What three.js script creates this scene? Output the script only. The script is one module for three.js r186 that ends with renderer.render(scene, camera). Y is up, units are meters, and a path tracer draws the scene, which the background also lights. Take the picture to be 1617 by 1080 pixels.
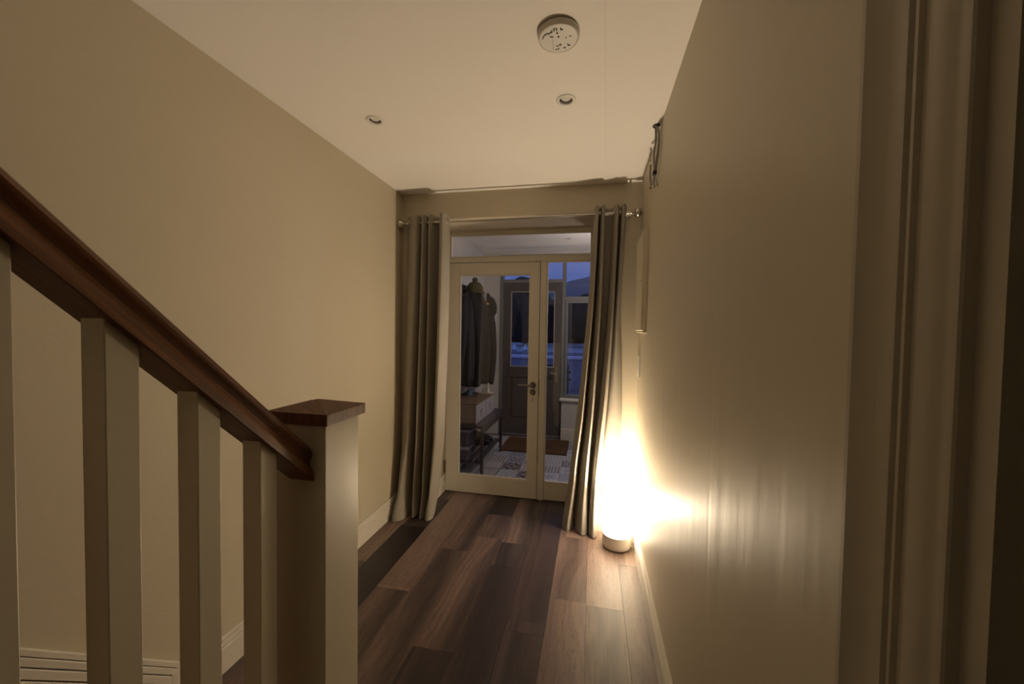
import * as THREE from 'three';
import { RoundedBoxGeometry } from 'three/addons/geometries/RoundedBoxGeometry.js';
import { mergeGeometries, mergeVertices, toCreasedNormals } from 'three/addons/utils/BufferGeometryUtils.js';

// ---------------------------------------------------------------- camera, sky, exposure
const scene = new THREE.Scene();
const camera = new THREE.PerspectiveCamera(82.11, 1617 / 1080, 0.02, 8000);
camera.position.set(0, 1.4, 0);
camera.rotation.set(-0.03041, 0.20172, 0.01557, 'YXZ');
scene.add(camera);
const SKY = new THREE.Color().setRGB(0.078, 0.122, 0.36);      // deep dusk blue
scene.background = SKY;
const renderer = new THREE.WebGLRenderer({ antialias: true });
renderer.toneMapping = THREE.LinearToneMapping;
renderer.toneMappingExposure = 1.0;
renderer.shadowMap.enabled = true;
const LAMP = { x: 0.184, y: 0.265, z: -2.618, power: 4.9, glow: 13, color: [1.0, 0.80, 0.55] };

const PORCH = { power: 0.85, color: [1.0, 0.88, 0.80] };

// ---------------------------------------------------------------- helpers
let seed = 20240611;
const rnd = () => { seed = (seed * 1664525 + 1013904223) >>> 0; return seed / 4294967296; };
const rr = (a, b) => a + (b - a) * rnd();
const used = {};
function numbered(name) { const n = used[name] = (used[name] ?? -1) + 1; return n ? name + '_' + String(n).padStart(3, '0') : name; }
function part(name, g, m, parent, label) {
  if (Array.isArray(g)) g = mergeGeometries(g.map((x) => { const y = x.index ? x.toNonIndexed() : x; for (const k of Object.keys(y.attributes)) if (!['position', 'normal', 'uv'].includes(k)) y.deleteAttribute(k); return y; }));
  const o = new THREE.Mesh(g, m); o.name = numbered(name); parent.add(o);
  if (label) o.userData.label = label;
  return o;
}
function thing(name, label, category, [x, y, z] = [0, 0, 0], group) {
  const o = new THREE.Group(); o.name = numbered(name); o.position.set(x, y, z); scene.add(o);
  o.userData = { label, category }; if (group) o.userData.group = group;
  return o;
}
function single(name, g, m, label, category, group) {
  const o = part(name, g, m, scene); o.userData = { label, category }; if (group) o.userData.group = group; return o;
}
function structG(name) { const o = new THREE.Group(); o.name = name; o.userData.kind = 'structure'; scene.add(o); return o; }
function struct(name, g, m) { const o = part(name, g, m, scene); o.name = name; o.userData.kind = 'structure'; return o; }
// boxes between two corners, uv in metres
function metricUV(g) {
  if (g.index) g = g.toNonIndexed();
  const p = g.attributes.position, n = g.attributes.normal, uv = new Float32Array(p.count * 2);
  for (let i = 0; i < p.count; i++) {
    const ax = Math.abs(n.getX(i)), ay = Math.abs(n.getY(i)), az = Math.abs(n.getZ(i));
    const x = p.getX(i), y = p.getY(i), z = p.getZ(i);
    if (ax >= ay && ax >= az) { uv[2 * i] = z; uv[2 * i + 1] = y; } else if (ay >= az) { uv[2 * i] = x; uv[2 * i + 1] = z; } else { uv[2 * i] = x; uv[2 * i + 1] = y; }
  }
  g.setAttribute('uv', new THREE.BufferAttribute(uv, 2)); return g;
}
const bx = (x0, x1, y0, y1, z0, z1) => metricUV(new THREE.BoxGeometry(x1 - x0, y1 - y0, z1 - z0).translate((x0 + x1) / 2, (y0 + y1) / 2, (z0 + z1) / 2));
function rbx(x0, x1, y0, y1, z0, z1, r = 0.003, s = 1) {
  r = Math.min(r, (x1 - x0) * 0.45, (y1 - y0) * 0.45, (z1 - z0) * 0.45);
  return metricUV(new RoundedBoxGeometry(x1 - x0, y1 - y0, z1 - z0, s, r).translate((x0 + x1) / 2, (y0 + y1) / 2, (z0 + z1) / 2));
}
const V = (x, y, z) => new THREE.Vector3(x, y, z);
const tube = (pts, r, seg = 24, rad = 8) => new THREE.TubeGeometry(new THREE.CatmullRomCurve3(pts.map((p) => V(...p))), seg, r, rad);
function rod(a, b, r, rad = 16) {
  const A = V(...a), B = V(...b), d = B.clone().sub(A), g = new THREE.CylinderGeometry(r, r, d.length(), rad);
  g.applyQuaternion(new THREE.Quaternion().setFromUnitVectors(V(0, 1, 0), d.normalize())); g.translate((A.x + B.x) / 2, (A.y + B.y) / 2, (A.z + B.z) / 2); return g;
}
// profile [[across, up], ...] swept from a to b; `across` direction and `up` direction given
function sweep(profile, a, b, across, up) {
  const A = V(...a), B = V(...b), cr = V(...across), u = V(...up), n = profile.length, pos = [], uv = [];
  const P = (o, q) => o.clone().addScaledVector(cr, q[0]).addScaledVector(u, q[1]);
  const L = A.distanceTo(B); let s = 0;
  const dir = B.clone().sub(A), flip = cr.clone().cross(u).dot(dir) < 0;
  const tri = (p, q, r, x, y, z) => { const o = flip ? [[p, x], [r, z], [q, y]] : [[p, x], [q, y], [r, z]]; for (const [v, t] of o) { pos.push(v.x, v.y, v.z); uv.push(...t); } };
  for (let i = 0; i < n; i++) {
    const q0 = profile[i], q1 = profile[(i + 1) % n], d = Math.hypot(q1[0] - q0[0], q1[1] - q0[1]);
    const a0 = P(A, q0), a1 = P(A, q1), b0 = P(B, q0), b1 = P(B, q1);
    tri(a0, a1, b1, [s, 0], [s + d, 0], [s + d, L]); tri(a0, b1, b0, [s, 0], [s + d, L], [s, L]); s += d;
  }
  const tris = THREE.ShapeUtils.triangulateShape(profile.map((q) => new THREE.Vector2(...q)), []);
  const cw = THREE.ShapeUtils.isClockWise(profile.map((q) => new THREE.Vector2(...q)));
  if (cw) { // side winding follows the outline: make outward
    for (let i = 0; i < pos.length; i += 9) for (let k = 0; k < 3; k++) { const t = pos[i + 3 + k]; pos[i + 3 + k] = pos[i + 6 + k]; pos[i + 6 + k] = t; }
    for (let i = 0; i < uv.length; i += 6) for (let k = 0; k < 2; k++) { const t = uv[i + 2 + k]; uv[i + 2 + k] = uv[i + 4 + k]; uv[i + 4 + k] = t; }
  }
  for (const [i, j, k] of tris) for (const [o, rev] of [[A, true], [B, false]]) {
    const q = rev !== (flip !== false && flip) ? [i, k, j] : [i, j, k];
    for (const t of q) { const v = P(o, profile[t]); pos.push(v.x, v.y, v.z); uv.push(profile[t][0], profile[t][1]); }
  }
  const g = new THREE.BufferGeometry(); g.setAttribute('position', new THREE.Float32BufferAttribute(pos, 3)); g.setAttribute('uv', new THREE.Float32BufferAttribute(uv, 2));
  g.computeVertexNormals(); return g;
}
const smooth = (g, a = 0.7) => toCreasedNormals(g, a);
// closed body through rings of points; rings: arrays of Vector3, all the same length
function loft(rings, closed = true) {
  const n = rings[0].length, pos = [], idx = [], uv = [];
  rings.forEach((r, j) => r.forEach((p, i) => { pos.push(p.x, p.y, p.z); uv.push(i / n, j / rings.length); }));
  for (let j = 0; j < rings.length - 1; j++) for (let i = 0; i < n; i++) { const a = j * n + i, b = j * n + (i + 1) % n, c = a + n, d = b + n; idx.push(a, b, d, a, d, c); }
  if (closed) for (const [j, rev] of [[0, true], [rings.length - 1, false]]) {
    const c = new THREE.Vector3(); rings[j].forEach((p) => c.add(p)); c.divideScalar(n); const k = pos.length / 3; pos.push(c.x, c.y, c.z); uv.push(0.5, 0.5);
    for (let i = 0; i < n; i++) { const a = j * n + i, b = j * n + (i + 1) % n; rev ? idx.push(k, b, a) : idx.push(k, a, b); }
  }
  const g = new THREE.BufferGeometry(); g.setAttribute('position', new THREE.Float32BufferAttribute(pos, 3)); g.setAttribute('uv', new THREE.Float32BufferAttribute(uv, 2)); g.setIndex(idx); g.computeVertexNormals(); return g;
}
const lathe = (pts, seg = 40) => new THREE.LatheGeometry(pts.map((p) => new THREE.Vector2(...p)), seg);
// value noise
const hash = (x, y, s) => { let h = (Math.imul(x, 374761393) + Math.imul(y, 668265263) + Math.imul(s, 974711)) | 0; h = Math.imul(h ^ (h >>> 13), 1274126177); return ((h ^ (h >>> 16)) >>> 0) / 4294967296; };
function noise(x, y, s = 0, px = 0, py = 0) {
  const xi = Math.floor(x), yi = Math.floor(y), fx = x - xi, fy = y - yi, u = fx * fx * (3 - 2 * fx), v = fy * fy * (3 - 2 * fy);
  const w = (i, p) => (p ? ((i % p) + p) % p : i);
  const a = hash(w(xi, px), w(yi, py), s), b = hash(w(xi + 1, px), w(yi, py), s), c = hash(w(xi, px), w(yi + 1, py), s), d = hash(w(xi + 1, px), w(yi + 1, py), s);
  return a + (b - a) * u + (c - a) * v + (a - b - c + d) * u * v;
}
function texture(w, h, fn, { srgb = false, repeat } = {}) {
  const d = new Uint8Array(w * h * 4);
  for (let y = 0; y < h; y++) for (let x = 0; x < w; x++) { const c = fn(x / w, y / h, x, y), i = (y * w + x) * 4; d[i] = c[0] * 255; d[i + 1] = c[1] * 255; d[i + 2] = c[2] * 255; d[i + 3] = 255; }
  const t = new THREE.DataTexture(d, w, h); t.wrapS = t.wrapT = THREE.RepeatWrapping; t.magFilter = THREE.LinearFilter; t.minFilter = THREE.LinearMipmapLinearFilter; t.generateMipmaps = true;
  if (srgb) t.colorSpace = THREE.SRGBColorSpace; if (repeat) t.repeat.set(...repeat); t.needsUpdate = true; return t;
}
const lin = (r, g, b) => new THREE.Color().setRGB(r, g, b);
const mat = (c, roughness = 0.6, extra = {}) => new THREE.MeshStandardMaterial({ color: Array.isArray(c) ? lin(...c) : new THREE.Color(c), roughness, ...extra });

// ---------------------------------------------------------------- materials
const streak = texture(256, 256, (u, v) => { const a = 0.62 * noise(u * 14, v * 2, 1, 14, 2) + 0.30 * noise(u * 40, v * 3, 2, 40, 3) + 0.08 * noise(u * 90, v * 20, 3, 90, 20); return [a, a, a]; }, { repeat: [1.3, 0.5] });
const mottle = texture(256, 256, (u, v) => { const a = 0.6 * noise(u * 40, v * 40, 4, 40, 40) + 0.4 * noise(u * 100, v * 100, 5, 100, 100); return [a, a, a]; }, { repeat: [2, 2] });
const weave = texture(128, 128, (u, v, x, y) => { const a = 0.5 + 0.25 * Math.sin(x * Math.PI / 2) * 0.6 + 0.25 * Math.sin(y * Math.PI / 2) * 0.6 + 0.25 * (noise(u * 30, v * 30, 6, 30, 30) - 0.5); return [a, a, a]; }, { repeat: [14, 14] });
const M = {
  wall: mat([0.56, 0.50, 0.385], 0.62, { bumpMap: mottle, bumpScale: 0.0004 }),
  wallSatin: mat([0.56, 0.50, 0.385], 0.46, { bumpMap: streak, bumpScale: 0.0007 }),
  porchWall: mat([0.62, 0.595, 0.58], 0.7),
  ceiling: mat([0.90, 0.87, 0.84], 0.85),
  white: mat([0.86, 0.82, 0.735], 0.38),
  skirt: mat([0.70, 0.66, 0.58], 0.42),
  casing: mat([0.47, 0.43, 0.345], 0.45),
  spindle: mat([0.72, 0.655, 0.525], 0.33, { bumpMap: streak, bumpScale: 0.0002 }),
  curtain: mat([0.345, 0.315, 0.27], 0.8, { bumpMap: weave, bumpScale: 0.0004 }),
  steel: mat([0.62, 0.58, 0.52], 0.28, { metalness: 1 }),
  nickel: mat([0.30, 0.27, 0.24], 0.35, { metalness: 1 }),
  brass: mat([0.30, 0.22, 0.12], 0.4, { metalness: 1 }),
  glass: new THREE.MeshPhysicalMaterial({ color: 0xffffff, roughness: 0.0, transmission: 1, thickness: 0, ior: 1.5 }),
  greyPaint: mat([0.095, 0.085, 0.085], 0.5),
  greyFrame: mat([0.20, 0.20, 0.21], 0.5),
  dark: mat([0.018, 0.016, 0.016], 0.6),
  black: mat([0.012, 0.012, 0.013], 0.45),
  plastic: mat([0.78, 0.76, 0.73], 0.45),
  cable: mat([0.30, 0.28, 0.26], 0.5),
  subfloor: mat([0.03, 0.025, 0.02], 0.9),
  grout: mat([0.32, 0.30, 0.30], 0.9),
};
// mahogany-stained handrail: fine grain along v
const mahogany = texture(128, 512, (u, v) => {
  const g = noise(u * 26 + 1.5 * noise(u * 4, v * 3, 8), v * 5, 7) * 0.6 + noise(u * 80, v * 10, 9) * 0.4;
  const k = 0.5 + 0.8 * (g - 0.5); return [0.31 + 0.26 * k, 0.188 + 0.165 * k, 0.090 + 0.08 * k];
}, { srgb: true, repeat: [8, 1.6] });
M.mahogany = new THREE.MeshPhysicalMaterial({ map: mahogany, roughness: 0.5, clearcoat: 0.05, clearcoatRoughness: 0.4 });

// floor planks: six grains
function plankTexture(i) {
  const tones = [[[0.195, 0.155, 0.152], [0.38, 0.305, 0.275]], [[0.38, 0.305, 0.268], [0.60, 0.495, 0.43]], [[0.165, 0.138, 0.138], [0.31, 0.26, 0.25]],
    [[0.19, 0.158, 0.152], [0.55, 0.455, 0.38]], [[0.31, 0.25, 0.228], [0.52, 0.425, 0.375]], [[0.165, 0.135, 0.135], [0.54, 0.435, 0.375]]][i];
  return texture(192, 1024, (u, v) => {
    const warp = 0.5 * noise(u * 2, v * 3, 20 + i) + 0.12 * noise(u * 5, v * 9, 30 + i);
    const band = noise(u * 3.2 + warp * 2.2, v * 1.3, 40 + i), ring = 0.5 + 0.5 * Math.sin((u * 5 + warp * 6) * 6.28);
    const fine = noise(u * 70, v * 14, 50 + i), pores = noise(u * 120, v * 40, 60 + i);
    let k = Math.max(0, Math.min(1, (band - 0.22) * 1.7)); k = 0.66 * k + 0.17 * ring * (0.3 + noise(u * 3, v * 3, 70 + i)) + 0.22 * (fine - 0.25);
    const d = pores > 0.8 ? 0.82 : 1; return [1, 1.03, 1.1].map((f, c) => Math.min(1, (tones[0][c] + (tones[1][c] - tones[0][c]) * k) * d * f));
  }, { srgb: true });
}
const plankMats = [0, 1, 2, 3, 4, 5].map((i) => mat([1, 1, 1], 0.42, { map: plankTexture(i), bumpMap: null }));

// ---------------------------------------------------------------- the setting
const XL = -1.441, XR = 0.307, HC = 2.417, ZF = -2.802, ZB = 1.5, ZP = -5.10;
const DOOR = -3.184;                                             // hall face of the inner door
{
  const floor = structG('floor');
  part('floor_base', bx(-1.6, 2.1, -0.2, -0.0125, DOOR - 0.04, ZB + 0.1), M.subfloor, floor);
  const w = 0.186, rows = []; for (let x = 0.183; x > XL - 0.02; x -= w) rows.push(x);
  rows.unshift(0.183 + w);
  rows.forEach((xr, ri) => {
    let z = DOOR - 0.02, first = true; const L = 1.28;
    const offs = [0.55, 0.95, 0.3, 1.2, 0.72, 0.1, 0.62, 1.05, 0.4, 0.86][ri % 10];
    const x0 = Math.max(xr - w, XL + 0.002), x1 = Math.min(xr, XR - 0.002); if (x1 - x0 < 0.02) return;
    while (z < ZB - 0.02) {
      const len = first ? 0.25 + offs : L, z1 = Math.min(z + len, ZB - 0.01); first = false;
      const g = new THREE.BoxGeometry(x1 - x0 - 0.0012, 0.012, z1 - z - 0.0012).toNonIndexed(); g.translate((x0 + x1) / 2, -0.006, (z + z1) / 2);
      const p = g.attributes.position, uv = g.attributes.uv, ou = Math.floor(rnd() * 4) * 0.25, ov = rnd(), fl = rnd() < 0.5 ? 1 : -1;
      for (let i = 0; i < p.count; i++) uv.setXY(i, ou * 0.3 + fl * (p.getX(i) - x0) / w * 0.7, ov + (p.getZ(i) - z) / L * 0.8);
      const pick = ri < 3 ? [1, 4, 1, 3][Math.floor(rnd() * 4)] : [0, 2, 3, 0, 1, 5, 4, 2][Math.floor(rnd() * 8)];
      part('plank', g, plankMats[pick], floor);
      z = z1;
    }
  });
  // side room floor is the same slab, boards of the hall stop at the doorway
}
let ceilingBoard;
const DOWN = [[-1.065, -1.778], [-0.136, -1.770], [-0.285, -4.385]];
{
  const c = structG('ceiling');
  const board = (x0, x1, z0, z1, holes) => { // flat board with the downlights' holes cut in
    const s = new THREE.Shape([[x0, -z1], [x1, -z1], [x1, -z0], [x0, -z0]].map((q) => new THREE.Vector2(...q)));
    for (const [x, z] of holes) { const h = new THREE.Path(); h.absarc(x, -z, 0.030, 0, Math.PI * 2, true); s.holes.push(h); }
    return new THREE.ExtrudeGeometry(s, { depth: 0.12, bevelEnabled: false, curveSegments: 20 }).rotateX(-Math.PI / 2).translate(0, HC, 0);
  };
  ceilingBoard = board;
  part('ceiling_board', board(-1.6, 2.1, ZF - 0.02, ZB + 0.1, DOWN.slice(0, 2)), M.ceiling, c);
  part('crack', rod([0.012, HC, -1.15], [0.062, HC, -2.62], 0.0004, 6), mat([0.66, 0.62, 0.56], 0.9), c);
}
struct('wall_left', bx(XL - 0.16, XL, 0, HC, ZF, ZB), M.wall);
struct('wall_back', bx(XL - 0.16, 2.1, 0, HC, ZB, ZB + 0.12), M.wall);
{ // wall on the camera's right, with the opening of a doorway beside the camera
  const z0 = -0.385, z1 = 0.43, t = 0.05;
  struct('wall_right', [bx(XR, XR + t, 0, HC, ZF, z0), bx(XR, XR + t, 2.03, HC, z0, z1), bx(XR, XR + t, 0, HC, z1, ZB)], M.wallSatin);
  // moulded architrave, its profile: distance from the outer edge, projection
  const pr = [[0, 0], [0, 0.024], [0.003, 0.0275], [0.009, 0.0275], [0.013, 0.025], [0.030, 0.015], [0.034, 0.0145], [0.050, 0.0185], [0.056, 0.0185], [0.0585, 0.014], [0.0605, 0.014], [0.063, 0.0175], [0.067, 0.0175], [0.069, 0.013], [0.073, 0.013],
    [0.080, 0.0165], [0.092, 0.0185], [0.100, 0.0175], [0.106, 0.0145], [0.110, 0.0145], [0.114, 0.016], [0.119, 0.0155], [0.1205, 0.0135], [0.1205, 0]];
  const zo = -0.506;
  const head = 2.03 + 0.12;
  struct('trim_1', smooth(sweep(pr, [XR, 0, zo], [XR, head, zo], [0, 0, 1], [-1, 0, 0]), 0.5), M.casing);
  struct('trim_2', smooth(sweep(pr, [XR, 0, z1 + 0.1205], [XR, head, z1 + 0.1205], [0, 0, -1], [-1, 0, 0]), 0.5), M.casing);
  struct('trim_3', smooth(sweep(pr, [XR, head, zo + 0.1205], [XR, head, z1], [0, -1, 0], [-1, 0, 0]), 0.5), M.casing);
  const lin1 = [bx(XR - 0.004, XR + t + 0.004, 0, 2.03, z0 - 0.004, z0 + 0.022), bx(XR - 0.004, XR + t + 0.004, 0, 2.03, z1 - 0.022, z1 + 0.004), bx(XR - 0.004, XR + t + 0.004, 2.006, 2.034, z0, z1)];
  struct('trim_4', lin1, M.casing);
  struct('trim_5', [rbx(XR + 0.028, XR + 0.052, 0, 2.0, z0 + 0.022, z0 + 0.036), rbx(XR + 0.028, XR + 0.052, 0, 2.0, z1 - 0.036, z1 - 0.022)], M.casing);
  // dark side room behind the doorway
  struct('wall_room_far', bx(XR + t, 2.1, 0, HC, -1.3, -1.2), M.wall);
  struct('wall_room_side', bx(2.0, 2.1, 0, HC, -1.2, ZB), M.wall);
}
const OX0 = -1.241, OX1 = 0.062, OY = 2.222, ZW = -3.27;        // opening in the far wall
struct('wall_far', [bx(XL - 0.16, OX0, 0, HC + 0.1, ZW, ZF), bx(OX1, XR + 0.13, 0, HC + 0.1, ZW, ZF), bx(OX0, OX1, OY, HC + 0.1, ZW, ZF)], M.wall);

// skirtings: height profile with stepped mould at the top
const SK = [[0, 0], [0.017, 0], [0.017, 0.098], [0.0135, 0.103], [0.0135, 0.110], [0.016, 0.113], [0.016, 0.117], [0.0105, 0.123], [0.0105, 0.131], [0.0125, 0.134], [0.0125, 0.138], [0.007, 0.146], [0, 0.146]];
const sk = (a, b, n) => sweep(SK, a, b, n, [0, 1, 0]);
struct('baseboard_left', sk([XL, 0, ZF], [XL, 0, -1.112], [1, 0, 0]), M.skirt);
struct('baseboard_right', sk([XR, 0, ZF], [XR, 0, -0.508], [-1, 0, 0]), M.skirt);
struct('baseboard_far', sk([OX1, 0, ZF], [XR - 0.017, 0, ZF], [0, 0, 1]), M.skirt);
struct('baseboard_far_left', sk([XL + 0.017, 0, ZF], [OX0, 0, ZF], [0, 0, 1]), M.skirt);
struct('baseboard_reveal_left', sk([OX0, 0, DOOR - 0.002], [OX0, 0, ZF + 0.014], [1, 0, 0]), M.skirt);

{ // glazed screen round the inner door: frame, transom light over it, side light
  const s = structG('window_1'), z1 = DOOR, z0 = DOOR - 0.07, m = M.white;
  const piece = (n, ...a) => part(n, rbx(...a, 0.003), m, s);
  piece('frame_head', OX0, OX1, 2.193, OY, z0, z1);
  piece('frame_jamb', OX0, -1.225, 0, 2.193, z0, z1 - 0.002); piece('frame_jamb', -0.018, OX1, 0, 2.193, z0, z1);
  piece('transom_bar', -1.225, -0.018, 1.962, 2.004, z0, z1);
  piece('mullion', -0.422, -0.372, 0, 1.962, z0, z1);
  piece('bottom_panel', -0.372, -0.018, 0.004, 0.150, z0 + 0.01, z1 - 0.006);
  const bead = (x0, x1, y0, y1) => { const w = 0.011, za = z1 - 0.022, zb = z1 - 0.004; return [rbx(x0, x0 + w, y0, y1, za, zb, 0.003), rbx(x1 - w, x1, y0, y1, za, zb, 0.003), rbx(x0 + w, x1 - w, y0, y0 + w, za, zb, 0.003), rbx(x0 + w, x1 - w, y1 - w, y1, za, zb, 0.003)]; };
  part('glazing_bead', bead(-1.2, -0.018, 2.004, 2.193), m, s); part('glazing_bead', bead(-0.372, -0.018, 0.15, 1.962), m, s);
  part('frame_jamb', rbx(-1.225, -1.2, 2.004, 2.193, z0, z1, 0.003), m, s);
  part('pane', bx(-1.2, -0.018, 2.004, 2.193, z1 - 0.036, z1 - 0.032), M.glass, s); part('pane', bx(-0.372, -0.018, 0.15, 1.962, z1 - 0.036, z1 - 0.032), M.glass, s);
}
{ // inner door
  const d = structG('door_1'), z1 = DOOR + 0.004, z0 = z1 - 0.044, m = M.white, gx0 = -1.112, gx1 = -0.502, gy0 = 0.15, gy1 = 1.862;
  part('stile', rbx(-1.222, gx0, 0.006, 1.957, z0, z1, 0.003), m, d); part('stile', rbx(gx1, -0.426, 0.006, 1.957, z0, z1, 0.003), m, d);
  part('rail', rbx(gx0, gx1, gy1, 1.957, z0, z1 - 0.0003, 0.002), m, d); part('rail', rbx(gx0, gx1, 0.006, gy0, z0, z1 - 0.0003, 0.002), m, d);
  const w = 0.012, za = z1 - 0.026, zb = z1 - 0.003;
  part('glazing_bead', [rbx(gx0, gx0 + w, gy0, gy1, za, zb), rbx(gx1 - w, gx1, gy0, gy1, za, zb), rbx(gx0 + w, gx1 - w, gy0, gy0 + w, za, zb), rbx(gx0 + w, gx1 - w, gy1 - w, gy1, za, zb)], m, d);
  part('pane', bx(gx0, gx1, gy0, gy1, z1 - 0.03, z1 - 0.026), M.glass, d);
  const h = part('door_handle', lathe([[0, 0], [0.026, 0], [0.026, 0.006], [0.022, 0.010], [0, 0.010]], 28).rotateX(Math.PI / 2).translate(-0.47, 0.952, z1), M.nickel, d, 'dark nickel lever handle on a round rose');
  part('lever', tube([[-0.47, 0.952, z1 + 0.008], [-0.47, 0.952, z1 + 0.046], [-0.478, 0.952, z1 + 0.054], [-0.50, 0.952, z1 + 0.056], [-0.585, 0.954, z1 + 0.052]], 0.0085, 30, 10), M.nickel, h);
  const k = part('lock_escutcheon', lathe([[0, 0], [0.025, 0], [0.025, 0.005], [0.021, 0.008], [0, 0.008]], 28).rotateX(Math.PI / 2).translate(-0.47, 0.893, z1), M.nickel, d);
  part('key', [rbx(-0.4715, -0.4685, 0.888, 0.900, z1 + 0.008, z1 + 0.02, 0.001), new THREE.TorusGeometry(0.009, 0.002, 6, 16).rotateY(Math.PI / 2).translate(-0.47, 0.89, z1 + 0.028)], M.steel, k);
  part('key_fob', [rod([-0.47, 0.882, z1 + 0.026], [-0.471, 0.845, z1 + 0.012], 0.0015, 6), rbx(-0.475, -0.467, 0.82, 0.848, z1 + 0.006, z1 + 0.012, 0.002)], M.steel, k);
  part('strike_plate', rbx(-0.4258, -0.4225, 0.87, 1.0, z0 + 0.012, z1 + 0.001, 0.0006), M.brass, d);
  for (const y of [1.71, 0.215]) part('hinge', [rod([-1.2245, y - 0.048, z1 + 0.004], [-1.2245, y + 0.048, z1 + 0.004], 0.006, 12), rbx(-1.228, -1.221, y - 0.046, y + 0.046, z1 - 0.02, z1 + 0.001, 0.001)], M.brass, d);
}

// ---------------------------------------------------------------- porch beyond the door
const PX = 0.42;
struct('ceiling_porch', ceilingBoard(XL - 0.16, PX + 0.15, ZP - 0.2, ZW, DOWN.slice(2)), M.ceiling);
struct('wall_porch_left', bx(XL - 0.16, XL, 0, HC, ZP - 0.1, ZW), M.porchWall);
struct('wall_porch_right', bx(PX, PX + 0.15, 0, HC, ZP - 0.1, ZW), M.porchWall);
{ // small wall light of the porch
  const t = thing('wall_light', 'small round frosted wall light on the porch wall facing the coats', 'wall light', [PX, 1.72, -4.05]);
  part('backplate', lathe([[0, 0], [0.055, 0], [0.055, 0.010], [0.045, 0.016], [0, 0.018]], 32).rotateZ(Math.PI / 2), M.nickel, t);
  part('arm', rod([-0.015, 0, 0], [-0.05, 0, 0], 0.012, 12), M.nickel, t);
  part('globe', new THREE.SphereGeometry(0.055, 28, 20).translate(-0.10, 0, 0), new THREE.MeshStandardMaterial({ color: 0xffffff, roughness: 0.4, emissive: lin(...PORCH.color), emissiveIntensity: 4 }), t, 'glowing frosted globe');
  const p = new THREE.PointLight(lin(...PORCH.color), PORCH.power, 0, 2); p.position.set(-0.10, 0, 0); p.shadow.radius = 2.5; p.castShadow = true; p.name = 'porch_light'; t.add(p);
}
struct('wall_porch_far', [bx(XL, -1.215, 0, HC, ZP - 0.09, ZP), bx(-1.215, PX, 2.392, HC, ZP - 0.09, ZP), bx(-0.372, PX, 0, 0.505, ZP - 0.09, ZP + 0.07)], M.porchWall);
struct('baseboard_porch_left', sk([XL, 0, ZP], [XL, 0, ZW], [1, 0, 0]), M.skirt);
struct('baseboard_porch_far', sk([-0.372, 0, ZP + 0.07], [PX, 0, ZP + 0.07], [0, 0, 1]), M.skirt);
{
  const f = structG('floor_porch');
  part('floor_base', bx(XL - 0.1, PX + 0.1, -0.2, -0.010, ZP - 0.1, DOOR - 0.04), M.grout, f);
  // patchwork encaustic tiles: printed patterns
  const pal = [[0.78, 0.79, 0.84], [0.58, 0.61, 0.69], [0.27, 0.28, 0.34], [0.64, 0.57, 0.56], [0.40, 0.34, 0.35], [0.82, 0.82, 0.83]];
  const kinds = [
    (u, v) => (Math.abs(u - 0.5) + Math.abs(v - 0.5)) % 0.25 < 0.12,
    (u, v) => (Math.hypot(u - 0.5, v - 0.5) * 6) % 1 < 0.5,
    (u, v) => (Math.floor(u * 6) + Math.floor(v * 6)) % 2,
    (u, v) => Math.abs(Math.sin(u * 18.85)) * Math.abs(Math.sin(v * 18.85)) > 0.45,
    (u, v) => (u * 8 + Math.floor(v * 8) * 0.5) % 1 < 0.55,
    (u, v) => { const a = Math.atan2(v - 0.5, u - 0.5), r = Math.hypot(u - 0.5, v - 0.5); return r < 0.2 + 0.2 * Math.cos(8 * a); },
    (u, v) => Math.min(Math.hypot(u, v), Math.hypot(1 - u, v), Math.hypot(u, 1 - v), Math.hypot(1 - u, 1 - v)) % 0.3 < 0.15,
  ];
  const tm = []; for (let i = 0; i < 14; i++) { const a = pal[[0, 5, 1, 0, 3, 0, 5, 2, 0, 1, 5, 4, 0, 3][i]], b = pal[[2, 1, 0, 4, 0, 1, 3, 0, 3, 5, 2, 5, 1, 2][i]], k = kinds[i % 7]; tm.push(mat([1, 1, 1], 0.4, { map: texture(64, 64, (u, v) => (u < 0.04 || v < 0.04 || u > 0.96 || v > 0.96 ? a : k(u, v) ? b : a), { srgb: true }) })); }
  const tg = new THREE.BoxGeometry(0.1975, 0.010, 0.1975);
  for (let i = 0; i < 10; i++) for (let j = 0; j < 10; j++) {
    const x = XL + 0.055 + i * 0.2, z = -3.325 - j * 0.2; if (x > PX || z < ZP) continue;
    const t = part('tile', tg, tm[Math.floor(rnd() * 14)], f); t.position.set(x, -0.005, z); t.rotation.y = Math.floor(rnd() * 4) * Math.PI / 2;
  }
}
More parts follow.
